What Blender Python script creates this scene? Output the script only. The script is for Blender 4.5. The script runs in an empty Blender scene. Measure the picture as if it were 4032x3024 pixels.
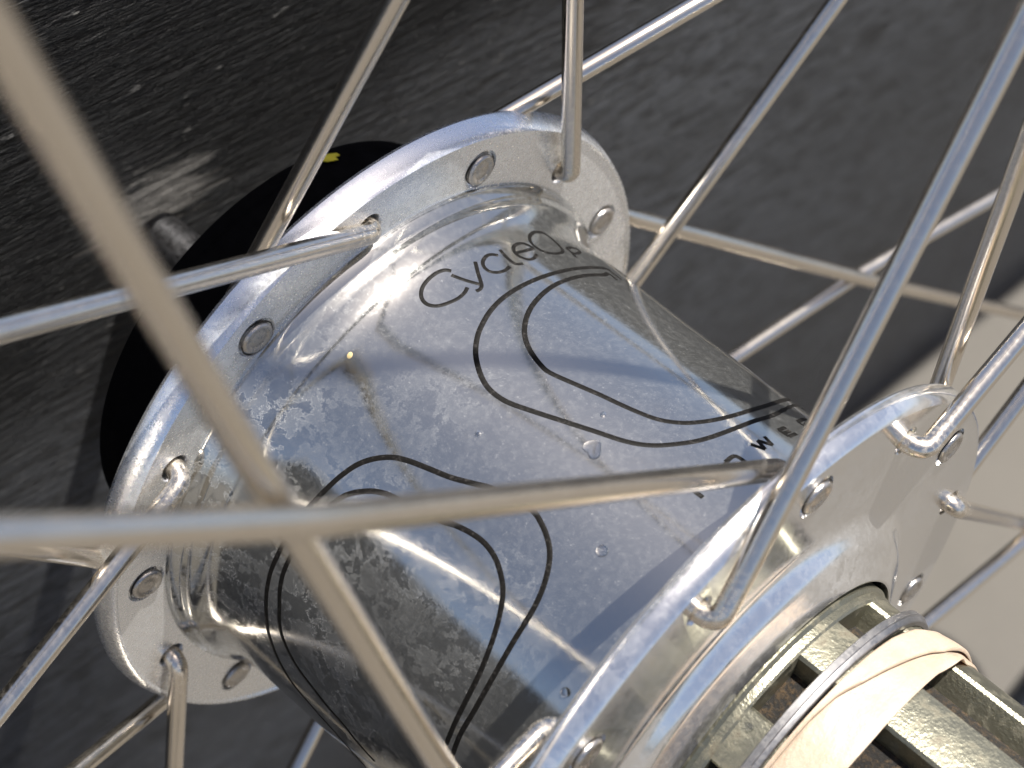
import bpy, bmesh, math, random
import numpy as np
from mathutils import Matrix, Vector

random.seed(7)
rng = np.random.default_rng(7)
scene = bpy.context.scene
C = scene.collection

# ------------------------------------------------------------------ frames
# Hub frame: +x runs along the axle towards the freehub, one unit = 1.085 mm.
# The wheel stands on its tyre and leans, ten degrees off upright, with its left axle end against a black timber.
S = 0.001085
LEAN = math.radians(10.1)
XC, R_TYRE = 30.5, 295.5                               # rim plane and tyre circle
CL, SL = math.cos(LEAN), math.sin(LEAN)
U0 = np.array([0.0, math.sqrt(0.5), math.sqrt(0.5)])   # up, within the plane of the wheel
XH = np.array([1.0, 0.0, 0.0])
UP = CL*U0 + SL*XH
NB = CL*XH - SL*U0                                     # out of the timber's face, towards the wheel
ROT = np.array([NB, np.cross(UP, NB), UP])             # rows: world axes in the hub frame
P0 = XC*XH - R_TYRE*U0 - 11.7*UP                       # where the tyre meets the ground

def W(P):
    """hub units -> world metres"""
    P = np.atleast_2d(np.asarray(P, float))
    return (ROT @ (P - P0).T).T * S

def ring_pt(x, r, deg):
    a = math.radians(deg)
    return np.array([x, r * math.cos(a), r * math.sin(a)])

# ------------------------------------------------------------------ camera (solved from the spoke holes)
F_PX = 7348.19
CAM = np.array([81.9632663, 32.20831123, 158.80823029])
CR = np.array([[0.70967371, 0.57024975, -0.41373717],
               [0.56158029, -0.81247537, -0.15656102],
               [-0.42543014, -0.12123940, -0.89683343]])
cam_d = bpy.data.cameras.new('camera')
cam = bpy.data.objects.new('camera', cam_d)
C.objects.link(cam)
cam_d.sensor_width = 36.0
cam_d.lens = 36.0 * F_PX / 4032.0
cam_d.clip_start = 0.01
cam_d.clip_end = 400.0
cols = ROT @ np.array([CR[0], -CR[1], -CR[2]]).T
m = Matrix([list(cols[i]) + [float(W(CAM)[0][i])] for i in range(3)] + [[0, 0, 0, 1]])
cam.matrix_world = m
cam_d.dof.use_dof = True
cam_d.dof.focus_distance = 157.0 * S
cam_d.dof.aperture_fstop = cam_d.lens / 1.7
cam_d.dof.aperture_blades = 0
scene.camera = cam

# ------------------------------------------------------------------ sky, sun, exposure
SUN_EL_HUB, SUN_AZ_HUB = math.radians(9.5), math.radians(37)
sun_hub = np.array([math.sin(SUN_EL_HUB), math.cos(SUN_EL_HUB) * math.cos(SUN_AZ_HUB), math.cos(SUN_EL_HUB) * math.sin(SUN_AZ_HUB)])
sun_w = ROT @ sun_hub
sun_el = math.asin(sun_w[2])
sun_az = math.atan2(sun_w[1], sun_w[0])
world = bpy.data.worlds.new('World')
scene.world = world
world.use_nodes = True
wn = world.node_tree
bg = wn.nodes['Background']
sky = wn.nodes.new('ShaderNodeTexSky')
sky.sky_type = 'NISHITA'
sky.sun_disc = False
sky.sun_elevation = sun_el
sky.sun_rotation = math.pi / 2 - sun_az
sky.air_density = 0.55
sky.dust_density = 2.2
sky.ozone_density = 0.2
wn.links.new(sky.outputs[0], bg.inputs[0])
bg.inputs[1].default_value = 0.072
sd = bpy.data.lights.new('sun', 'SUN')
sun = bpy.data.objects.new('sun', sd)
C.objects.link(sun)
sd.energy = 5.0
sd.angle = math.radians(0.53)
sd.color = (1.0, 0.96, 0.90)
sun.rotation_euler = Vector(sun_w).to_track_quat('Z', 'Y').to_euler()
sun.location = (0, 0, 1)
vs = scene.view_settings
vs.view_transform = 'Standard'
vs.look = 'None'
vs.exposure = 1.35
vs.gamma = 1.0
vs.use_curve_mapping = False
scene.render.film_transparent = False

# ------------------------------------------------------------------ pixel rays (photo pixels of the 4032 x 3024 picture)
def ray(u):
    d = CR.T @ np.array([(u[0] - 2016) / F_PX, (u[1] - 1512) / F_PX, 1.0])
    return d / np.linalg.norm(d)

def on_cyl(u, r):
    """where a pixel's ray meets the cylinder of radius r about the axle: (x, degrees), nearest tangent if it misses"""
    d = ray(u)
    a = d[1]**2 + d[2]**2
    b = CAM[1]*d[1] + CAM[2]*d[2]
    D = b*b - a*(CAM[1]**2 + CAM[2]**2 - r*r)
    t = (-b - math.sqrt(max(D, 0.0))) / a
    P = CAM + t*d
    return float(P[0]), math.degrees(math.atan2(P[2], P[1]))

# ------------------------------------------------------------------ object helpers
def tag(o, label=None, cat=None, group=None, kind=None):
    if label: o['label'] = label
    if cat: o['category'] = cat
    if group: o['group'] = group
    if kind: o['kind'] = kind
    return o

HUBROT = Matrix([list(r) for r in ROT])

MW = {}

def place(o, world_loc, parent):
    mw = Matrix.Translation(Vector(world_loc)) @ HUBROT.to_4x4()
    if parent is not None:
        o.parent = parent
        o.matrix_parent_inverse = Matrix.Identity(4)
        o.matrix_basis = MW[parent.name].inverted() @ mw
    else:
        o.matrix_basis = mw
    MW[o.name] = mw

def hub_empty(name, at):
    o = bpy.data.objects.new(name, None)
    o.empty_display_size = 0.01
    C.objects.link(o)
    place(o, W(at)[0], None)
    return o

def hub_mesh(name, verts, faces, mat, parent=None, smooth=True, angle=35, origin=None):
    """mesh given in hub units, turned into the world with its own origin"""
    V = np.asarray(verts, float)
    c = V.mean(0) if origin is None else np.asarray(origin, float)
    me = bpy.data.meshes.new(name)
    me.from_pydata(((V - c) * S).tolist(), [], [list(map(int, f)) for f in faces])
    me.update()
    finish(me, mat, smooth, angle)
    o = bpy.data.objects.new(name, me)
    C.objects.link(o)
    place(o, W(c)[0], parent)
    return o

def finish(me, mat, smooth=True, angle=35):
    bm = bmesh.new()
    bm.from_mesh(me)
    bmesh.ops.recalc_face_normals(bm, faces=bm.faces)
    bm.to_mesh(me)
    bm.free()
    if mat is not None and not me.materials:
        me.materials.append(mat)
    if smooth:
        me.shade_smooth()
        me.set_sharp_from_angle(angle=math.radians(angle))

def revolve(profile, n=160, closed=True, a0=0, a1=360):
    """profile [(x, r)] swept about the axle"""
    full = abs(a1 - a0) >= 360
    m_ = n if full else n + 1
    V, Fc = [], []
    k = len(profile)
    for i in range(m_):
        a = a0 + (a1 - a0) * i / n
        for x, r in profile:
            V.append(ring_pt(x, r, a))
    for i in range(n):
        j = (i + 1) % m_
        for q in range(k if closed else k - 1):
            q2 = (q + 1) % k
            Fc.append((i*k+q, i*k+q2, j*k+q2, j*k+q))
    if closed and not full:
        Fc.append(tuple(range(k)))
        Fc.append(tuple(range((m_-1)*k, m_*k)))
    return V, Fc

def tube(path, radii, n=18, cap=True):
    path = np.asarray(path, float)
    T = np.gradient(path, axis=0)
    T /= np.linalg.norm(T, axis=1)[:, None]
    ref = np.array([0.3, 0.8, 0.52])
    u = np.cross(T[0], ref); u /= np.linalg.norm(u)
    V, Fc = [], []
    for i, (pt, t) in enumerate(zip(path, T)):
        u = u - t * (u @ t); u /= np.linalg.norm(u)
        v = np.cross(t, u)
        r = radii[i] if hasattr(radii, '__len__') else radii
        for k in range(n):
            a = 2 * math.pi * k / n
            V.append(pt + r * (math.cos(a) * u + math.sin(a) * v))
    for i in range(len(path) - 1):
        for k in range(n):
            k2 = (k + 1) % n
            Fc.append((i*n+k, i*n+k2, (i+1)*n+k2, (i+1)*n+k))
    if cap:
        Fc.append(tuple(range(n)))
        Fc.append(tuple(range((len(path)-1)*n, len(path)*n)))
    return V, Fc

def catmull(pts, sub=6):
    P = np.asarray(pts, float)
    Q = np.vstack([2*P[0]-P[1], P, 2*P[-1]-P[-2]])
    out = []
    for i in range(1, len(Q)-2):
        for s in range(sub):
            t = s / sub
            out.append(0.5*((2*Q[i]) + (-Q[i-1]+Q[i+1])*t + (2*Q[i-1]-5*Q[i]+4*Q[i+1]-Q[i+2])*t*t + (-Q[i-1]+3*Q[i]-3*Q[i+1]+Q[i+2])*t**3))
    out.append(P[-1])
    return np.array(out)

# ------------------------------------------------------------------ materials
def new_mat(name):
    mt = bpy.data.materials.new(name)
    mt.use_nodes = True
    nt = mt.node_tree
    return mt, nt, nt.nodes['Principled BSDF']

def nd(nt, kind, **kw):
    n = nt.nodes.new(kind)
    for k, v in kw.items():
        if k == 'inp':
            for kk, vv in v.items():
                n.inputs[kk].default_value = vv
        else:
            setattr(n, k, v)
    return n

def ramp(nt, src, stops, interp='LINEAR'):
    r = nt.nodes.new('ShaderNodeValToRGB')
    r.color_ramp.interpolation = interp
    el = r.color_ramp.elements
    while len(el) < len(stops):
        el.new(0.5)
    for e, (p_, c_) in zip(el, stops):
        e.position = p_
        e.color = (c_, c_, c_, 1) if not hasattr(c_, '__len__') else (*c_, 1)
    nt.links.new(src, r.inputs[0])
    return r.outputs[0]

def noise(nt, vec, scale, detail=4, rough=0.55, dist=0.0):
    n = nt.nodes.new('ShaderNodeTexNoise')
    n.inputs['Scale'].default_value = scale
    n.inputs['Detail'].default_value = detail
    n.inputs['Roughness'].default_value = rough
    n.inputs['Distortion'].default_value = dist
    if vec is not None:
        nt.links.new(vec, n.inputs['Vector'])
    return n.outputs['Fac']

def mix_col(nt, fac, a, b):
    n = nt.nodes.new('ShaderNodeMix')
    n.data_type = 'RGBA'
    for sock, v in ((n.inputs[0], fac), (n.inputs[6], a), (n.inputs[7], b)):
        if isinstance(v, bpy.types.NodeSocket):
            nt.links.new(v, sock)
        else:
            sock.default_value = v if not hasattr(v, '__len__') else ((*v, 1) if len(v) == 3 else v)
    return n.outputs[2]

def math_n(nt, op, a, b=None, clamp=False):
    n = nt.nodes.new('ShaderNodeMath')
    n.operation = op
    n.use_clamp = clamp
    for i, v in enumerate((a, b)):
        if v is None: continue
        if isinstance(v, bpy.types.NodeSocket):
            nt.links.new(v, n.inputs[i])
        else:
            n.inputs[i].default_value = v
    return n.outputs[0]

def objco(nt):
    return nt.nodes.new('ShaderNodeTexCoord').outputs['Object']

def mapped(nt, vec, scale=(1, 1, 1), rot=(0, 0, 0), loc=(0, 0, 0)):
    n = nt.nodes.new('ShaderNodeMapping')
    n.inputs['Scale'].default_value = scale
    n.inputs['Rotation'].default_value = rot
    n.inputs['Location'].default_value = loc
    nt.links.new(vec, n.inputs['Vector'])
    return n.outputs[0]

def bump(nt, bsdf, h, strength=0.3, dist=0.0002, prev=None):
    b = nt.nodes.new('ShaderNodeBump')
    b.inputs['Strength'].default_value = strength
    b.inputs['Distance'].default_value = dist
    nt.links.new(h, b.inputs['Height'])
    if prev is not None:
        nt.links.new(prev, b.inputs['Normal'])
    nt.links.new(b.outputs[0], bsdf.inputs['Normal'])
    return b.outputs[0]

def radial(nt, vec):
    """distance from the axle (object coordinates, x along the axle)"""
    s = nt.nodes.new('ShaderNodeSeparateXYZ')
    nt.links.new(vec, s.inputs[0])
    y2 = math_n(nt, 'MULTIPLY', s.outputs[1], s.outputs[1])
    z2 = math_n(nt, 'MULTIPLY', s.outputs[2], s.outputs[2])
    return math_n(nt, 'SQRT', math_n(nt, 'ADD', y2, z2)), s

def metal(name, base=(0.80, 0.81, 0.82), rough=0.15, stain=0.35, turned=0.0, fbump=0.05, patchy=0.3, lean=None, film_w=0.35, haze=0.0, enddirt=0.0, dirt=(0.42, 0.41, 0.39), scale=1.0, grime=0.25):
    """polished aluminium with dried water marks, specks of dust and faint lathe lines"""
    mt, nt, b = new_mat(name)
    co = objco(nt)
    big = noise(nt, co, 90*scale, 3, 0.5)
    n1 = noise(nt, co, 430*scale, 8, 0.72, 0.2)
    n2 = noise(nt, co, 1500*scale, 5, 0.65, 0.15)
    fine = noise(nt, co, 4200*scale, 3, 0.6)
    # dried patches and the pale tide lines round them
    patch = ramp(nt, n1, [(0.50, 0.0), (0.52, 1.0)])
    tide = ramp(nt, n1, [(0.495, 0.0), (0.507, 1.0), (0.522, 0.0)])
    if lean is None:
        region = ramp(nt, big, [(0.42, 0.0), (0.62, 1.0)])
    else:                                              # most of the oxidation sits on one side, where water collected
        dot = nt.nodes.new('ShaderNodeVectorMath'); dot.operation = 'DOT_PRODUCT'
        nt.links.new(co, dot.inputs[0]); dot.inputs[1].default_value = lean
        region = ramp(nt, math_n(nt, 'ADD', big, dot.outputs['Value']), [(0.66, 0.03), (1.02, 1.0)])
    speck = ramp(nt, fine, [(0.64, 0.0), (0.70, 1.0)])
    film = ramp(nt, n2, [(0.45, 0.0), (0.75, 1.0)])
    f = math_n(nt, 'MULTIPLY', patch, math_n(nt, 'MULTIPLY', region, patchy))
    f = math_n(nt, 'ADD', f, math_n(nt, 'MULTIPLY', math_n(nt, 'MULTIPLY', tide, region), 1.0))
    f = math_n(nt, 'ADD', f, math_n(nt, 'MULTIPLY', film, film_w))
    f = math_n(nt, 'ADD', f, math_n(nt, 'MULTIPLY', speck, 0.45))
    f = math_n(nt, 'ADD', math_n(nt, 'MULTIPLY', f, stain), haze, clamp=True)
    if enddirt > 0:                                    # grime caked round the elbow (object origin)
        ln = nt.nodes.new('ShaderNodeVectorMath'); ln.operation = 'LENGTH'
        nt.links.new(co, ln.inputs[0])
        near = ramp(nt, math_n(nt, 'ADD', math_n(nt, 'MULTIPLY', ln.outputs['Value'], 100.0), math_n(nt, 'MULTIPLY', math_n(nt, 'SUBTRACT', n2, 0.5), 0.9)), [(0.15, 1.0), (0.75, 0.0)])
        f = math_n(nt, 'ADD', f, math_n(nt, 'MULTIPLY', math_n(nt, 'MULTIPLY', near, film), enddirt), clamp=True)
    brown = ramp(nt, noise(nt, co, 260*scale, 5, 0.7), [(0.60, 0.0), (0.78, 1.0)])
    col = mix_col(nt, math_n(nt, 'MULTIPLY', brown, grime), base, (0.36, 0.29, 0.22))
    col = mix_col(nt, f, col, dirt)
    nt.links.new(col, b.inputs['Base Color'])
    nt.links.new(math_n(nt, 'SUBTRACT', 1.0, math_n(nt, 'MULTIPLY', f, 0.95), clamp=True), b.inputs['Metallic'])
    r = math_n(nt, 'ADD', math_n(nt, 'MULTIPLY', f, 0.5), math_n(nt, 'ADD', rough - 0.03, math_n(nt, 'MULTIPLY', film, 0.07)), clamp=True)
    nt.links.new(r, b.inputs['Roughness'])
    prev = bump(nt, b, fine, fbump, 0.00005)
    prev = bump(nt, b, n1, 0.03, 0.0001, prev)
    if turned > 0:
        rad, s = radial(nt, co)
        comb = nt.nodes.new('ShaderNodeCombineXYZ')
        nt.links.new(rad, comb.inputs[0]); nt.links.new(s.outputs[0], comb.inputs[1])
        lines = noise(nt, comb.outputs[0], 5000, 3, 0.7)
        bump(nt, b, lines, turned, 0.00004, prev)
    return mt

def simple(name, col, rough, metallic=0.0, var=0.12, scale=600, bumpd=0.0, bscale=1500, col2=None, thr=(0.4, 0.7)):
    mt, nt, b = new_mat(name)
    co = objco(nt)
    n = noise(nt, co, scale, 6, 0.6)
    f = ramp(nt, n, [(thr[0], 0.0), (thr[1], 1.0)])
    c2 = col2 if col2 else tuple(max(0, c*(1-var*3)) for c in col)
    nt.links.new(mix_col(nt, f, col, c2), b.inputs['Base Color'])
    b.inputs['Metallic'].default_value = metallic
    nt.links.new(math_n(nt, 'ADD', rough, math_n(nt, 'MULTIPLY', f, 0.12)), b.inputs['Roughness'])
    if bumpd:
        bump(nt, b, noise(nt, co, bscale, 5, 0.65), 0.5, bumpd)
    return mt

M_SHELL = metal('polished_shell', base=(0.455, 0.455, 0.435), rough=0.085, stain=0.34, turned=0.02, dirt=(0.54, 0.54, 0.53), patchy=0.26, lean=(-9.0, -11.0, 9.0), fbump=0.02, film_w=0.14, grime=0.12, haze=0.05)
M_FLANGE = metal('satin_flange', base=(0.90, 0.905, 0.91), rough=0.22, stain=0.12, turned=0.03, grime=0.12, dirt=(0.74, 0.745, 0.74), patchy=0.15, fbump=0.006, film_w=0.6, haze=0.12)
M_FLANGE2 = metal('polished_flange', base=(0.80, 0.795, 0.785), rough=0.13, stain=0.16, turned=0.03, grime=0.12, fbump=0.01, haze=0.05)
M_SPOKE = metal('stainless_spoke', base=(0.72, 0.655, 0.565), rough=0.22, stain=0.05, enddirt=0.35, dirt=(0.17, 0.13, 0.09), scale=1.3, grime=0.35, fbump=0.004)
M_HEAD = metal('spoke_head', base=(0.52, 0.49, 0.45), rough=0.30, stain=0.35, dirt=(0.26, 0.20, 0.14), scale=2.5, grime=0.7, fbump=0.5)
M_CAP = simple('black_plastic', (0.0025, 0.0025, 0.003), 0.8, var=0.1)
M_CAP.node_tree.nodes['Principled BSDF'].inputs['Specular IOR Level'].default_value = 0.04
M_YELLOW = simple('yellow_print', (0.55, 0.48, 0.03), 0.5)
M_PRINT = simple('dark_print', (0.006, 0.0055, 0.005), 0.5, scale=2600, bumpd=0.00002, bscale=9000, col2=(0.035, 0.032, 0.03), thr=(0.55, 0.75))
M_PRINT.node_tree.nodes['Principled BSDF'].inputs['Specular IOR Level'].default_value = 0.08
M_STEEL_DARK = metal('dull_steel', base=(0.26, 0.255, 0.255), rough=0.42, stain=0.4, dirt=(0.12, 0.11, 0.10), scale=1.8, grime=0.5)
M_AXLE = metal('axle_steel', base=(0.20, 0.20, 0.21), rough=0.3, stain=0.15)
M_RIM = simple('rim_alloy', (0.22, 0.24, 0.28), 0.35, metallic=1.0)
M_TYRE = simple('tyre_rubber', (0.012, 0.012, 0.012), 0.75, bumpd=0.0002)

def mat_freehub():
    mt, nt, b = new_mat('freehub_titanium')
    co = objco(nt)
    n = noise(nt, co, 2600, 3, 0.6)
    g = noise(nt, co, 500, 6, 0.7)
    gr = ramp(nt, g, [(0.52, 0.0), (0.72, 1.0)])
    col = mix_col(nt, gr, (0.235, 0.226, 0.172), (0.07, 0.056, 0.036))
    nt.links.new(col, b.inputs['Base Color'])
    nt.links.new(math_n(nt, 'SUBTRACT', 0.9, math_n(nt, 'MULTIPLY', gr, 0.7)), b.inputs['Metallic'])
    nt.links.new(math_n(nt, 'ADD', 0.34, math_n(nt, 'MULTIPLY', gr, 0.3)), b.inputs['Roughness'])
    bump(nt, b, n, 0.6, 0.00012)
    return mt
M_FREEHUB = mat_freehub()

def mat_grime():
    mt, nt, b = new_mat('greasy_groove')
    co = objco(nt)
    n = noise(nt, co, 1500, 6, 0.75)
    f = ramp(nt, n, [(0.48, 0.0), (0.68, 1.0)])
    nt.links.new(mix_col(nt, f, (0.005, 0.004, 0.003), (0.075, 0.045, 0.018)), b.inputs['Base Color'])
    b.inputs['Roughness'].default_value = 0.6
    bump(nt, b, n, 0.9, 0.0006)
    return mt
M_GRIME = mat_grime()

def mat_band():
    mt, nt, b = new_mat('tan_rubber')
    co = objco(nt)
    n = noise(nt, co, 300, 5, 0.6)
    nt.links.new(mix_col(nt, ramp(nt, n, [(0.35, 0.0), (0.7, 1.0)]), (0.37, 0.295, 0.222), (0.31, 0.238, 0.175)), b.inputs['Base Color'])
    b.inputs['Roughness'].default_value = 0.5
    b.inputs['Subsurface Weight'].default_value = 0.15
    b.inputs['Subsurface Radius'].default_value = (0.001, 0.0006, 0.0003)
    b.inputs['Subsurface Scale'].default_value = 1.0
    bump(nt, b, noise(nt, mapped(nt, co, scale=(1.0, 0.5, 0.5)), 900, 6, 0.65), 0.6, 0.0004)
    return mt
M_BAND = mat_band()

def mat_water():
    mt, nt, b = new_mat('clear_water')
    b.inputs['Base Color'].default_value = (1, 1, 1, 1)
    b.inputs['Roughness'].default_value = 0.02
    b.inputs['IOR'].default_value = 1.33
    b.inputs['Transmission Weight'].default_value = 1.0
    return mt
M_WATER = mat_water()
M_SPECK = simple('tan_dirt', (0.55, 0.42, 0.2), 0.8)

# ------------------------------------------------------------------ the ground
def sheet(name, pts, z0, z1, mat, kind='structure'):
    n = len(pts)
    V = [(x, y, z1) for x, y in pts] + [(x, y, z0) for x, y in pts]
    Fc = [tuple(range(n)), tuple(range(2*n-1, n-1, -1))] + [(i, (i+1) % n, n+(i+1) % n, n+i) for i in range(n)]
    me = bpy.data.meshes.new(name)
    me.from_pydata(V, [], Fc)
    me.materials.append(mat)
    me.update()
    finish(me, mat, smooth=False)
    o = bpy.data.objects.new(name, me)
    C.objects.link(o)
    tag(o, kind=kind)
    return o

def mat_concrete():
    mt, nt, b = new_mat('pale_concrete')
    co = objco(nt)
    n = noise(nt, co, 9, 8, 0.65)
    g = noise(nt, co, 420, 5, 0.7)
    c = mix_col(nt, ramp(nt, n, [(0.3, 0.0), (0.7, 1.0)]), (0.078, 0.071, 0.061), (0.061, 0.056, 0.048))
    c = mix_col(nt, ramp(nt, g, [(0.55, 0.0), (0.75, 0.6)]), c, (0.09, 0.082, 0.07))
    nt.links.new(c, b.inputs['Base Color'])
    b.inputs['Roughness'].default_value = 0.85
    bump(nt, b, g, 0.6, 0.0006)
    return mt

def mat_timber():
    mt, nt, b = new_mat('black_painted_timber')
    co = objco(nt)                                     # y runs along the grain
    st = mapped(nt, co, scale=(1.0, 0.13, 1.0))
    s1 = noise(nt, st, 760, 5, 0.6, 0.7)
    s2 = noise(nt, st, 2400, 4, 0.65, 0.5)
    glint = noise(nt, mapped(nt, co, scale=(1.0, 0.4, 1.0)), 640, 3, 0.5)
    hole = noise(nt, mapped(nt, co, scale=(1.0, 0.5, 1.0), loc=(3, 1, 2)), 480, 3, 0.5)
    big = noise(nt, mapped(nt, co, scale=(1.0, 0.3, 1.0)), 22, 4, 0.55)
    c = mix_col(nt, ramp(nt, big, [(0.35, 0.0), (0.65, 1.0)]), (0.086, 0.092, 0.103), (0.052, 0.055, 0.062))
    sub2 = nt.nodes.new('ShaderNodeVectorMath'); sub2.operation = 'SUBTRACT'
    nt.links.new(co, sub2.inputs[0]); sub2.inputs[1].default_value = DARK_AT
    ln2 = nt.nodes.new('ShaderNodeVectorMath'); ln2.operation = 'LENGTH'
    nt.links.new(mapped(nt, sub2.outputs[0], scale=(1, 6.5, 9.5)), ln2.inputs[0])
    dark_zone = ramp(nt, math_n(nt, 'ADD', ln2.outputs['Value'], math_n(nt, 'MULTIPLY', math_n(nt, 'SUBTRACT', big, 0.5), 0.9)), [(0.40, 1.0), (0.95, 0.0)])
    c = mix_col(nt, dark_zone, c, (0.0045, 0.005, 0.006))  # colour falls to near black around one point of the face
    c = mix_col(nt, ramp(nt, s1, [(0.40, 0.9), (0.52, 0.0)]), c, (0.004, 0.004, 0.005))
    c = mix_col(nt, ramp(nt, hole, [(0.30, 1.0), (0.36, 0.0)]), c, (0.004, 0.004, 0.005))
    c = mix_col(nt, ramp(nt, glint, [(0.68, 0.0), (0.74, 0.8)]), c, (0.16, 0.155, 0.145))  # glints on the grain, painted as pale specks in the colour
    # paint rubbed through where the axle end has scraped the wood
    sub = nt.nodes.new('ShaderNodeVectorMath'); sub.operation = 'SUBTRACT'
    nt.links.new(co, sub.inputs[0]); sub.inputs[1].default_value = WORN
    scl = mapped(nt, sub.outputs[0], scale=(60, 95, 150))
    ln = nt.nodes.new('ShaderNodeVectorMath'); ln.operation = 'LENGTH'
    nt.links.new(scl, ln.inputs[0])
    wf = math_n(nt, 'ADD', ln.outputs['Value'], math_n(nt, 'MULTIPLY', math_n(nt, 'SUBTRACT', s1, 0.5), 2.2))
    wf = ramp(nt, wf, [(0.55, 0.75), (0.95, 0.0)])
    c = mix_col(nt, wf, c, (0.20, 0.19, 0.175))
    nt.links.new(c, b.inputs['Base Color'])
    nt.links.new(math_n(nt, 'SUBTRACT', math_n(nt, 'ADD', 0.36, math_n(nt, 'MULTIPLY', s2, 0.4)), math_n(nt, 'MULTIPLY', dark_zone, 0.1)), b.inputs['Roughness'])
    nt.links.new(math_n(nt, 'SUBTRACT', 0.30, math_n(nt, 'MULTIPLY', dark_zone, 0.22)), b.inputs['Specular IOR Level'])
    p = bump(nt, b, s1, 1.0, 0.0026)
    p = bump(nt, b, s2, 0.9, 0.0009, p)
    p = bump(nt, b, hole, 0.5, 0.0008, p)
    bump(nt, b, glint, 0.6, 0.0008, p)
    return mt

ang = [2*math.pi*i/64 for i in range(64)]
ground = sheet('ground', [(60*math.cos(a), 60*math.sin(a)) for a in ang], -0.3, 0.0, mat_concrete())
tag(ground, 'pale beige concrete ground')
FACE_X = float(W([-37.0, 0, 0])[0][0]) - 0.0010
def on_face(u):
    """where a pixel's ray meets the timber's face, relative to the timber's origin"""
    o_ = W(CAM)[0]; d_ = ROT @ ray(u)
    q_ = o_ + d_*((FACE_X - o_[0])/d_[0])
    return (0.0, float(q_[1]), float(q_[2]))
WORN = on_face((600, 800))
DARK_AT = on_face((150, 250))
TOP_Z = float(W(48*U0)[0][2])
TH = 0.12
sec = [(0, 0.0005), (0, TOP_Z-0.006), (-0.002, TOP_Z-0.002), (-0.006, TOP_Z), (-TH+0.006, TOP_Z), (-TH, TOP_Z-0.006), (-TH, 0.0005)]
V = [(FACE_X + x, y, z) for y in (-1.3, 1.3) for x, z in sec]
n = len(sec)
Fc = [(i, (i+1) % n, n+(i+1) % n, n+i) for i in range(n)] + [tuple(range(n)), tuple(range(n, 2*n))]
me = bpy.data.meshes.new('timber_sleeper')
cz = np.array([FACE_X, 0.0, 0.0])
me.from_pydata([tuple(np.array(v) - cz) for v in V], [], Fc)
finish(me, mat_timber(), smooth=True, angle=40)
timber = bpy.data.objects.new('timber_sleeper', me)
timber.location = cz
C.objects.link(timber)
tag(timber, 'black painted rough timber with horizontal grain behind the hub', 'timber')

# ------------------------------------------------------------------ the wheel
wheel = hub_empty('bicycle_wheel', P0)
tag(wheel, 'bicycle wheel with polished aluminium hub and steel spokes leaning on the timber', 'wheel')

N, STEP = 14, 360/14
PH_L, PH_R = -21.5908, -32.3373
R_HOLE = 30.0
FL_FACE, FL_BACK = -0.9, -2.9        # left flange
FR_FACE, FR_BACK = 43.0, 41.0        # right flange

# shell barrel
prof = [(-1.6, 28.0), (-0.95, 27.95), (-0.35, 27.75), (0.15, 27.3), (0.45, 27.12), (0.8, 27.05), (1.3, 26.75), (2.0, 26.3), (3.0, 25.88), (4.5, 25.6), (7, 25.42), (11, 25.3), (18, 25.12), (27, 25.05), (38, 25.05),
        (39.6, 25.2), (40.5, 25.7), (41.1, 26.5), (41.5, 27.0), (41.5, 18), (-1.6, 18)]
V, Fc = revolve(prof, 256)
shell = hub_mesh('hub_shell', V, Fc, M_SHELL, wheel, angle=40, origin=(20, 0, 0))

def drilled(name, prof, ph, xa, xb, parent, label, mat):
    V, Fc = revolve(prof, 256)
    o = hub_mesh(name, V, Fc, mat, parent, angle=30, origin=((xa+xb)/2, 0, 0))
    bm = bmesh.new()
    for k in range(N):
        c = ring_pt((xa+xb)/2, R_HOLE, ph + STEP*k)
        rim_ = []
        a_ = math.radians(ph + STEP*k)
        ur, ut = np.array([0, math.cos(a_), math.sin(a_)]), np.array([0, -math.sin(a_), math.cos(a_)])
        segs = 24
        head_hi = (k % 2 == 0) if xb < 10 else (k % 2 == 1)     # head on the +x face?
        ra, rb = (1.42, 1.98) if head_hi else (1.98, 1.42)
        for xx, rr in ((xa-2, ra+0.3), (xa - 0.02, ra), (xa+0.4, 1.18 if ra < 1.5 else 1.9), (xa+0.41, 1.18), (xb-0.41, 1.18), (xb-0.4, 1.18 if rb < 1.5 else 1.9), (xb+0.02, rb), (xb+2, rb+0.3)):
            rim_.append([bm.verts.new(((np.array([xx, 0, 0]) + c*np.array([0, 1, 1]) + rr*(math.cos(t)*ur + math.sin(t)*ut)) - np.array([(xa+xb)/2, 0, 0]))*S) for t in [2*math.pi*i/segs for i in range(segs)]])
        for r0, r1 in zip(rim_, rim_[1:]):
            for i in range(segs):
                bm.faces.new((r0[i], r0[(i+1) % segs], r1[(i+1) % segs], r1[i]))
        bm.faces.new(rim_[0]); bm.faces.new(rim_[-1])
    bmesh.ops.recalc_face_normals(bm, faces=bm.faces)
    cm = bpy.data.meshes.new('cutter')
    bm.to_mesh(cm); bm.free()
    cut = bpy.data.objects.new('cutter', cm)
    C.objects.link(cut)
    cut.matrix_basis = MW[o.name]
    md = o.modifiers.new('holes', 'BOOLEAN')
    md.operation = 'DIFFERENCE'
    md.solver = 'EXACT'
    md.object = cut
    bpy.context.view_layer.update()
    dg = bpy.context.evaluated_depsgraph_get()
    me = bpy.data.meshes.new_from_object(o.evaluated_get(dg))
    o.modifiers.clear()
    o.data = me
    me.shade_smooth()
    me.set_sharp_from_angle(angle=math.radians(30))
    bpy.data.objects.remove(cut)
    o['label'] = label
    return o

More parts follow.
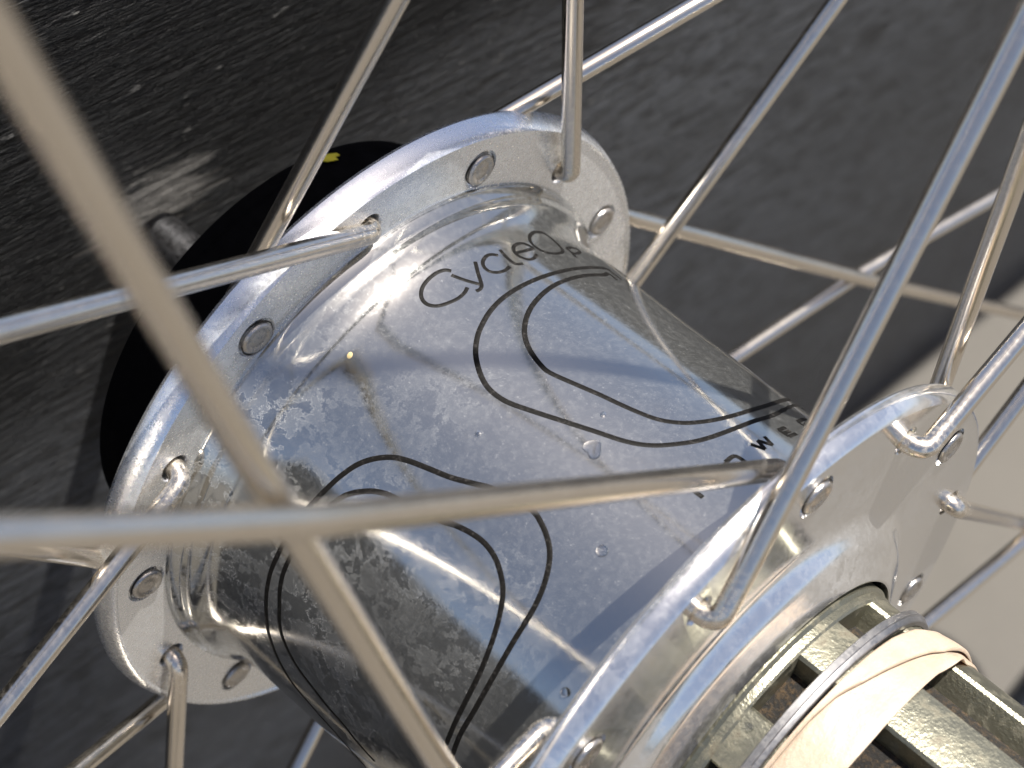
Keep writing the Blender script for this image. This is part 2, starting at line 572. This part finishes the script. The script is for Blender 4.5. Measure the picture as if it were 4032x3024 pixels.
# flanges: turned discs with a rounded rim bead
pl = [(-2.9, 22), (-2.9, 32.4), (-3.05, 32.8), (-3.3, 33.2), (-3.38, 33.8), (-3.2, 34.15), (-2.85, 34.3), (-2.5, 34.25), (-1.9, 34.06), (-1.3, 33.83), (-0.85, 33.62), (-0.66, 33.47), (-0.68, 33.34), (-0.82, 33.22), (-0.9, 33.1), (-0.9, 22)]
drilled('flange', pl, PH_L, FL_BACK, FL_FACE, shell, 'drilled left flange, its inner face dotted with spoke heads', M_FLANGE)
pr = [(41.0, 24), (41.0, 32.4), (40.9, 32.9), (40.8, 33.4), (40.95, 33.85), (41.3, 34.12), (41.8, 34.08), (42.4, 33.88), (42.85, 33.62), (43.06, 33.3), (43.0, 33.0), (43.0, 22.5), (43.06, 22.1), (43.3, 21.6), (43.75, 21.05), (44.2, 20.6), (44.52, 20.2), (44.75, 19.75), (44.92, 19.3), (45.4, 18.4), (45.85, 17.5), (45.95, 17.25), (45.9, 17.05), (45.6, 16.95), (44.2, 16.9), (42.2, 16.9), (42.2, 24)]
drilled('flange', pr, PH_R, FR_BACK, FR_FACE, shell, 'drilled right flange with a raised boss round the freehub', M_FLANGE2)

# ---- spokes
R_RIM = 270.0
SR = 0.92

TWEAK = {('L', 1): (0.22, -0.75), ('L', 3): (-0.22, 0.94), ('L', 5): (0.4, 1.15), ('L', 7): (0.17, 2.57), ('L', 4): (-0.8, 0.69), ('L', 2): (-0.8, -2.37),
         ('L', 13): (0.79, -2.37), ('L', 11): (0.8, 0.39), ('L', 0): (-0.66, 0.18), ('L', 8): (-0.11, -3.07), ('L', 10): (-0.08, 0.19), ('L', 6): (-0.12, 6.36),
         ('R', 3): (-0.63, -0.95), ('R', 6): (-0.34, -0.08), ('R', 4): (0.79, -3.15), ('R', 1): (0.19, -1.13), ('R', 2): (0.8, -0.88), ('R', 13): (0.19, -0.63), ('R', 5): (-0.8, -2.02)}   # small lacing irregularities

def spoke_ends(side, k, dx=0.0, dphi=0.0):
    """two-cross lacing: hole, outward side of the elbow, first straight point and rim end"""
    ph = (PH_L if side == 'L' else PH_R) + STEP*k
    if side == 'L':
        mid, half = (FL_FACE + FL_BACK)/2, (FL_FACE - FL_BACK)/2
        e, cr = (1, 2) if k % 2 else (-1, -2)
    else:
        mid, half = (FR_FACE + FR_BACK)/2, (FR_FACE - FR_BACK)/2
        e, cr = (1, -2) if k % 2 == 0 else (-1, 2)
    H = ring_pt(mid, R_HOLE, ph)
    return H, half, e, H + XH*(e*(half + SR*1.02) + dx), ring_pt(XC, R_RIM, ph + cr*STEP + dphi)

def spoke_paths(side, k):
    # the last crossing is woven: the spoke from the inside of the flange passes outside its partner
    j = (k - 3) % N if k % 2 == 0 else (k + 3) % N
    _, _, _, a0, b0 = spoke_ends(side, k)
    _, _, _, a1, b1 = spoke_ends(side, j)
    t, u = np.linalg.solve(np.c_[(b0-a0)[1:], -(b1-a1)[1:]], (a1-a0)[1:])
    sg = (1 if k % 2 else -1) if side == 'R' else (1 if k % 2 == 0 else -1)
    xc = ((a0 + (b0-a0)*t)[0] + (a1 + (b1-a1)*u)[0])/2 + sg*0.95
    H, half, e, top, E = spoke_ends(side, k, *TWEAK.get((side, k), (0.0, 0.0)))
    Mx = top + (E - top)*t
    Mx = np.array([xc, Mx[1], Mx[2]])
    ex = np.array([e, 0, 0], float)
    d = (Mx - top)/np.linalg.norm(Mx - top)
    pts = [H - ex*(half + 0.1), H - ex*half*0.4, H + ex*half*0.35]
    a, b_, c_ = H + ex*half*0.35, top + ex*0.06 - d*0.25, top + d*1.5
    for q in np.linspace(0.1, 1, 10):
        pts.append((1-q)**2*a + 2*q*(1-q)*b_ + q*q*c_)
    L1 = np.linalg.norm(Mx - c_)
    for q in (3, 8, 18, 32, L1 - 8, L1 - 3):
        pts.append(c_ + d*q)
    d2 = (E - Mx)/np.linalg.norm(E - Mx)
    pts.append((Mx - d*1.2)*0.5 + (Mx + d2*1.2)*0.5)
    L2 = np.linalg.norm(E - Mx)
    for q in (3, 8, 30, 80, 140, L2):
        pts.append(Mx + d2*q)
    return pts, H - ex*half, -ex

head_prof = [(-0.40, 1.0), (-0.36, 1.4), (-0.1, 1.56), (0.14, 1.55), (0.32, 1.42), (0.36, 1.2), (0.22, 1.02), (0.18, 0.85), (0.27, 0.62), (0.34, 0.3), (0.26, 0.0)]

def add_head(base, n_dir, parent, seed):
    r_ = np.random.default_rng(seed)
    n_ = n_dir/np.linalg.norm(n_dir)
    u = np.array([0, 1.0, 0]); v = np.cross(n_, u)
    seg = 28
    V, Fc = [], []
    tilt = r_.uniform(-0.06, 0.06, 2)
    for h, r in head_prof[:-1]:
        for i in range(seg):
            a = 2*math.pi*i/seg
            hh = h + r*(tilt[0]*math.cos(a) + tilt[1]*math.sin(a))
            V.append(base + n_*hh + r*(math.cos(a)*u + math.sin(a)*v))
    V.append(base + n_*head_prof[-1][0])
    m_ = len(head_prof) - 1
    for j in range(m_-1):
        for i in range(seg):
            Fc.append((j*seg+i, j*seg+(i+1) % seg, (j+1)*seg+(i+1) % seg, (j+1)*seg+i))
    for i in range(seg):
        Fc.append(((m_-1)*seg+i, (m_-1)*seg+(i+1) % seg, len(V)-1))
    o = hub_mesh('spoke_head', V, Fc, M_HEAD, parent, angle=50)
    # grime caught in the gap round the head
    V, Fc = tube([base + n_*(-0.03) + (1.66 + 0.07*math.sin(3*t_ + seed))*(math.cos(t_)*u + math.sin(t_)*v) for t_ in np.linspace(0, 2*math.pi, 33)], [0.05 + 0.04*math.sin(2*t_ + seed*1.7) for t_ in np.linspace(0, 2*math.pi, 33)], 8)
    hub_mesh('grime_ring', V, Fc, M_GRIME, parent, angle=60)
    return o

for side in 'LR':
    for k in range(N):
        pts, hb, hd = spoke_paths(side, k)
        V, Fc = tube(pts, SR, 20)
        sp = hub_mesh('spoke', V, Fc, M_SPOKE, wheel, angle=60, origin=pts[4])
        add_head(hb, hd, sp, 100 + k + (50 if side == 'R' else 0))

# ---- left end cap, axle, rim, tyre
cap_prof = [(-2.95, 21.5), (-4.2, 22.3), (-6, 22.6), (-14.6, 22.7), (-15.0, 22.9), (-15.3, 23.2), (-16.6, 23.2), (-16.9, 22.8), (-17.2, 20), (-18.5, 15), (-18.5, 4), (-2.95, 4)]
V, Fc = revolve(cap_prof, 128)
cap = hub_mesh('end_cap', V, Fc, M_CAP, wheel, angle=30, origin=(-10, 0, 0))
ax_prof = [(-37.0, 0.5), (-37.0, 2.2), (-36.6, 2.5), (-18.4, 2.5), (40, 5), (76, 5), (84, 5), (84, 0.5)]
V, Fc = revolve(ax_prof, 48)
hub_mesh('axle', V, Fc, M_AXLE, wheel, angle=30)
# rim: box section, tyre: torus
rim_prof = [(XC-9, 284), (XC-9.2, 275), (XC-7, 267), (XC-3, 263.5), (XC+3, 263.5), (XC+7, 267), (XC+9.2, 275), (XC+9, 284), (XC+6, 286), (XC-6, 286)]
V, Fc = revolve(rim_prof, 256)
hub_mesh('rim', V, Fc, M_RIM, wheel, angle=30)
ty = [(XC + 11*math.cos(t), 295.5 + 12*math.sin(t)) for t in [2*math.pi*i/20 for i in range(20)]]
V, Fc = revolve(ty, 256)
hub_mesh('tyre', V, Fc, M_TYRE, wheel, angle=60)

# yellow scrap of print on the cap
def surf_patch(name, outline_px, r_surf, lift, mat, parent):
    P = [on_cyl(u, r_surf) for u in outline_px]
    V = [ring_pt(x, r_surf + lift, d) for x, d in P] + [ring_pt(x, r_surf + lift*0.2, d) for x, d in P]
    n = len(P)
    Fc = [tuple(range(n))] + [(i, (i+1) % n, n+(i+1) % n, n+i) for i in range(n)]
    return hub_mesh(name, V, Fc, mat, parent, smooth=False)
surf_patch('yellow_mark', [(1228, 640), (1250, 618), (1290, 610), (1325, 606), (1338, 615), (1318, 622), (1332, 632), (1290, 640), (1262, 636)], 23.2, 0.12, M_YELLOW, cap)

# ---- freehub body: core, shoulder and nine splines
x0, x1 = 47.2, 78.0
V, Fc = revolve([(44.5, 13.5), (x1, 13.5), (x1, 6), (44.5, 6)], 96)
core = hub_mesh('freehub_body', V, Fc, M_GRIME, wheel, angle=30, origin=(60, 0, 0))
core['label'] = 'olive grey splined freehub body with greasy grooves'
V, Fc = revolve([(44.6, 13.3), (44.6, 16.3), (44.9, 16.5), (46.0, 16.5), (46.3, 16.2), (46.95, 16.15), (47.15, 16.0), (47.2, 15.8), (47.2, 13.3)], 128)
hub_mesh('shoulder_ring', V, Fc, M_FREEHUB, core, angle=30)
for k in range(9):
    c0 = 83.2 + 40*k
    hw = 9.9
    V, Fc = [], []
    sec = [(-hw-0.7, 13.3), (-hw-0.5, 14.2), (-hw, 15.7), (-hw+0.9, 16.0)] + [(-hw+0.9 + (2*hw-1.8)*i/8, 16.0) for i in range(1, 8)] + [(hw-0.9, 16.0), (hw, 15.7), (hw+0.5, 14.2), (hw+0.7, 13.3)]
    xs = (x0 - 0.05, x0 + 6, x0 + 14, x0 + 22, x1 - 0.4, x1)
    for j, xx in enumerate(xs):
        for a, r in sec:
            V.append(ring_pt(xx, r - (0.3 if (j == len(xs)-1 and r > 15) else 0), c0 + a))
    n = len(sec)
    for j in range(len(xs)-1):
        for i in range(n):
            Fc.append((j*n+i, j*n+(i+1) % n, (j+1)*n+(i+1) % n, (j+1)*n+i))
    Fc.append(tuple(range(n))); Fc.append(tuple(range((len(xs)-1)*n, len(xs)*n)))
    hub_mesh('spline', V, Fc, M_FREEHUB, core, angle=30)

# ---- printing on the shell
R_S = 25.17
def shell_r(x):
    xs = [p_[0] for p_ in prof[:19]]
    rs = [p_[1] for p_ in prof[:19]]
    return float(np.interp(x, xs, rs))

def surf_xy(u):
    x, d = on_cyl(u, R_S)
    for _ in range(3):
        x, d = on_cyl(u, shell_r(x))
    return x, d

def ribbon_mesh(strokes, w, lift=0.035):
    V, Fc = [], []
    for st in strokes:
        P = np.array([(x, math.radians(d)*R_S) for x, d in st])
        if len(P) > 2:
            P = catmull(P, 5)
        T = np.gradient(P, axis=0)
        T /= np.linalg.norm(T, axis=1)[:, None] + 1e-9
        Nn = np.c_[-T[:, 1], T[:, 0]]
        b0 = len(V)
        for i in range(len(P)):
            for s_ in (-1, -0.35, 0.35, 1):
                q = P[i] + Nn[i]*w/2*s_
                dd = math.degrees(q[1]/R_S)
                V.append(ring_pt(q[0], shell_r(q[0]) + (lift if abs(s_) < 1 else 0.004), dd))
        for i in range(len(P)-1):
            for s_ in range(3):
                a = b0 + i*4 + s_
                Fc.append((a, a+1, a+5, a+4))
    return V, Fc

def printed(name, strokes_px, w, label=None, raw=False):
    st = strokes_px if raw else [[surf_xy(u) for u in s_] for s_ in strokes_px]
    V, Fc = ribbon_mesh(st, w)
    o = hub_mesh(name, V, Fc, M_PRINT, shell, angle=60)
    if label: o['label'] = label
    return o

def crop(x, y, s_):
    return lambda L: [(x + a/s_, y + b/s_) for a, b in L]
c5, c8, c7 = crop(1300, 1000, 1.58), crop(1300, 1974, 1.58), crop(0, 1974, 1.58)
cR, cT, cP, cB = crop(2200, 800, 1.508), crop(1600, 850, 2.765), crop(2600, 1500, 3.16), crop(700, 2400, 2.659)

upper_outer = cR([(1470, 1188), (1430, 1203), (1300, 1247), (1150, 1297), (1000, 1355), (850, 1405), (700, 1430), (550, 1438), (400, 1415), (200, 1350), (60, 1305)]) + \
    c5([(1250, 975), (1100, 920), (1010, 860), (960, 800), (925, 720), (905, 620), (915, 520), (945, 440), (1000, 350), (1080, 270), (1180, 205), (1300, 150), (1450, 105), (1600, 85), (1720, 92)]) + cR([(310, 407), (370, 452)])
upper_inner = cR([(1380, 1156), (1350, 1167), (1250, 1197), (1100, 1242), (950, 1282), (800, 1303), (680, 1300), (560, 1275), (400, 1210), (250, 1140), (100, 1075)]) + \
    c5([(1370, 740), (1310, 690), (1250, 610), (1215, 530), (1210, 450), (1235, 360), (1290, 280), (1370, 210), (1460, 165), (1580, 135), (1700, 130)]) + cR([(295, 418), (345, 455)])
lower_outer = c8([(730, 1659), (760, 1580), (810, 1450), (880, 1330), (960, 1190), (1050, 1030), (1130, 890), (1210, 760), (1280, 640), (1330, 520), (1360, 400), (1365, 300), (1345, 210), (1310, 130), (1265, 65)]) + \
    c5([(1150, 1520), (1000, 1455), (900, 1430), (750, 1390), (600, 1330), (480, 1285), (380, 1265), (270, 1275), (170, 1310), (80, 1370), (0, 1440)]) + \
    c7([(1900, 60), (1800, 190), (1735, 320), (1690, 420), (1665, 520), (1655, 620)]) + cB([(935, 150), (960, 280), (1020, 450), (1110, 630), (1230, 810), (1400, 1010), (1560, 1190), (1730, 1380), (1890, 1560), (1960, 1640)])
lower_inner = c8([(640, 1659), (700, 1560), (790, 1350), (860, 1210), (930, 1070), (990, 920), (1030, 800), (1060, 680), (1075, 550), (1055, 430), (1020, 340), (960, 260), (880, 200), (780, 150), (680, 118)]) + \
    c5([(500, 1560), (400, 1515), (340, 1490), (250, 1475), (130, 1490), (40, 1535)]) + c7([(1940, 130), (1850, 260), (1785, 390), (1755, 470), (1740, 560), (1738, 650)]) + \
    cB([(1065, 150), (1100, 300), (1180, 480), (1290, 660), (1430, 840), (1570, 1020), (1730, 1200), (1880, 1390), (2060, 1590)])
for nm, pxs in (('upper', upper_outer), ('upper', upper_inner), ('lower', lower_outer), ('lower', lower_inner)):
    printed('pinstripe', [pxs], 0.47, 'thin dark curved line printed on the polished shell')

letters = {
 'C': [[(490, 600), (420, 590), (330, 620), (240, 690), (180, 770), (160, 850), (180, 920), (240, 968), (340, 980), (450, 950), (560, 900), (630, 840), (665, 780)]],
 'y': [[(490, 645), (640, 700), (800, 745)], [(750, 500), (780, 620), (805, 700), (820, 760), (800, 800), (760, 818)]],
 'c': [[(1000, 430), (930, 420), (870, 440), (832, 500), (850, 560), (910, 605), (1000, 615), (1080, 590), (1125, 552)]],
 'l': [[(1020, 370), (1080, 440), (1150, 500), (1200, 525), (1270, 520)]],
 'e': [[(1190, 405), (1290, 380), (1375, 355), (1340, 325), (1270, 300), (1200, 310), (1165, 350), (1190, 410), (1250, 450), (1330, 475), (1390, 460), (1420, 420)]],
 'O': [[(1470, 178), (1400, 175), (1347, 215), (1352, 280), (1410, 340), (1500, 390), (1600, 410), (1685, 402), (1702, 372), (1660, 320), (1580, 245), (1520, 200), (1470, 178)]],
 'p': [[(1745, 352), (1800, 400), (1850, 450)], [(1745, 352), (1800, 345), (1860, 362), (1890, 392), (1850, 410), (1800, 400)]],
}
for ch, st in letters.items():
    printed('letter', [cT(s_) for s_ in st], 0.36, 'letter %s of the dark lettering on the shell' % ch)
power = {
 'P': [[(530, 1450), (420, 1370), (260, 1260)], [(260, 1260), (340, 1210), (430, 1260), (420, 1370)]],
 'O': [[(810, 1010), (920, 935), (1035, 992), (1090, 1080), (980, 1150), (860, 1095), (810, 1010)]],
 'W': [[(1125, 790), (1305, 848)], [(1305, 848), (1212, 742)], [(1212, 742), (1398, 798)], [(1398, 798), (1295, 692)]],
 'E': [[(1556, 578), (1472, 612)], [(1472, 612), (1600, 690)], [(1600, 690), (1690, 655)], [(1536, 652), (1612, 622)]],
 'R': [[(1710, 508), (1840, 590)], [(1710, 508), (1790, 478), (1850, 500), (1800, 550)], [(1800, 550), (1900, 560)]],
}
for ch, st in power.items():
    printed('letter', [cP(s_) for s_ in st], 0.42, 'letter %s of the small spaced capitals' % ch)

# ------------------------------------------------------------------ things resting on the wheel
# thin spacer ring pushed over the splines
V, Fc = revolve([(49.6, 16.08), (49.55, 16.2), (49.55, 16.75), (49.63, 16.85), (50.2, 16.88), (50.28, 16.78), (50.42, 16.74), (50.68, 16.6), (50.75, 16.5), (50.75, 16.08)], 160)
sp_ring = hub_mesh('spacer_ring', V, Fc, M_STEEL_DARK, None, angle=25)
tag(sp_ring, 'thin dull grey metal spacer ring on the freehub beside the rubber band', 'ring')

# rubber band: wound twice, the upper turn slanting over the lower one
def band_loop(lo, hi, rad, n=220, thick=0.35, wr=0.1, m_=12, seed=1):
    r_ = np.random.default_rng(seed)
    ph1, ph2, ph3 = r_.uniform(0, 6.28, 3)
    V, Fc = [], []
    for i in range(n):
        d = 360*i/n
        a = math.radians(d)
        xl, xh = lo(d), hi(d)
        row = []
        for side in (1, 0):
            for j in range(m_+1):
                t = j/m_ if side else 1 - j/m_
                x = xl + (xh - xl)*t
                edge = min(t, 1-t)
                r = rad(d, t) + (thick if side else 0.0)
                r += wr*(math.sin(3*a + 5*t + ph1) + 0.6*math.sin(11*a + 3*t + ph2) + 0.5*math.sin(7*t + 2*a + ph3))*(0.5 if side else 0.3)
                if side: r -= 0.16*max(0, 1 - edge/0.06)
                row.append(ring_pt(x, r, d))
        V += row
    k = 2*(m_+1)
    for i in range(n):
        i2 = (i+1) % n
        for j in range(k):
            j2 = (j+1) % k
            Fc.append((i*k+j, i*k+j2, i2*k+j2, i2*k+j))
    return V, Fc

def interp_deg(tab):
    ds = [t[0] for t in tab]; vs_ = [t[1] for t in tab]
    return lambda d: float(np.interp(d if d < 250 else d-360, ds, vs_))
def bumpf(d, c, w):
    d = (d - c + 180) % 360 - 180
    return math.exp(-(d/w)**2)
V1, F1 = band_loop(interp_deg([(-110, 51.3), (0, 52.0), (50, 51.3), (90, 51.1), (249, 51.3)]),
                   interp_deg([(-110, 56.0), (-20, 56.6), (8, 55.9), (16, 55.9), (25, 55.6), (60, 55.9), (110, 55.9), (249, 56.0)]),
                   lambda d, t: 16.03 + 0.75*bumpf(d, 13, 6)*max(0, (t-0.55)/0.45) + 0.05*max(0, t-0.5), thick=0.26, seed=3)
V2, F2 = band_loop(interp_deg([(-110, 53.5), (-40, 52.8), (6, 51.9), (13, 51.4), (27, 51.05), (40, 50.98), (90, 50.98), (170, 51.3), (249, 53.5)]),
                   interp_deg([(-110, 57.0), (-40, 55.8), (14, 54.4), (19, 54.0), (34, 53.2), (47, 52.4), (56, 51.7), (66, 51.45), (90, 51.4), (170, 53.0), (249, 57.0)]),
                   lambda d, t: 16.3 + 0.22*t, thick=0.34, wr=0.06, seed=5)
b_ = len(V1)
V, Fc = V1 + V2, F1 + [tuple(i + b_ for i in f_) for f_ in F2]
band = hub_mesh('rubber_band', V, Fc, M_BAND, None, angle=60)
tag(band, 'wide tan rubber band wrapped twice round the freehub splines', 'rubber band')

# water drops and specks
def blob(name, px, r_surf, rad, hgt, mat, label, cat, group, squash=1.0, irr=0.0, seed=0):
    r_ = np.random.default_rng(seed)
    x, d = on_cyl(px, r_surf)
    a = math.radians(d)
    n_ = np.array([0, math.cos(a), math.sin(a)])
    t_ = np.array([0, -math.sin(a), math.cos(a)])
    ax = np.array([1.0, 0, 0])
    base = n_*r_surf + ax*x
    seg, rings = 24, 7
    V, Fc = [], []
    irrv = [1 + irr*math.sin(2*2*math.pi*i/seg + 1) + irr*0.7*math.sin(3*2*math.pi*i/seg) for i in range(seg)]
    V.append(base + n_*hgt)
    for j in range(1, rings+1):
        th = math.pi/2*j/rings
        for i in range(seg):
            b2 = 2*math.pi*i/seg
            rr = rad*math.sin(th)*irrv[i]
            q = ax*rr*math.cos(b2) + t_*rr*squash*math.sin(b2)
            drop = (rr*squash*math.sin(b2))**2/(2*r_surf)
            V.append(base + q + n_*(hgt*math.cos(th) - drop + 0.01))
    for i in range(seg):
        Fc.append((0, 1+i, 1+(i+1) % seg))
    for j in range(rings-1):
        for i in range(seg):
            Fc.append((1+j*seg+i, 1+j*seg+(i+1) % seg, 1+(j+1)*seg+(i+1) % seg, 1+(j+1)*seg+i))
    Fc.append(tuple(1+(rings-1)*seg+i for i in range(seg)))
    o = hub_mesh(name, V, Fc, mat, None, angle=60)
    return tag(o, label, cat, group)

G = 'water drops on the hub'
blob('water_drop', (2370, 2168), 25.1, 0.48, 0.34, M_WATER, 'largest round clear water drop near the middle of the polished shell', 'water drop', G)
blob('water_drop', (2226, 2726), 25.1, 0.40, 0.30, M_WATER, 'small clear water drop on the shell near the right flange rim', 'water drop', G)
blob('water_drop', (2335, 1765), 25.1, 0.70, 0.16, M_WATER, 'flat irregular water smear under the upper curved line', 'water drop', G, 1.3, 0.22)
blob('water_drop', (2374, 1632), 25.1, 0.26, 0.2, M_WATER, 'tiny clear water drop between the two upper curved lines', 'water drop', G)
blob('water_drop', (2948, 2864), 16.0, 0.40, 0.18, M_WATER, 'small flat water drop on the olive freehub land', 'water drop', G)
blob('water_drop', (1882, 1706), 25.2, 0.25, 0.19, M_WATER, 'tiny water drop on the shell left of the upper curved line', 'water drop', G)
blob('dirt_speck', (1371, 1391), 25.55, 0.50, 0.10, M_SPECK, 'pale tan round dirt speck on the shell near the left flange', 'speck', None, 1.0, 0.1)
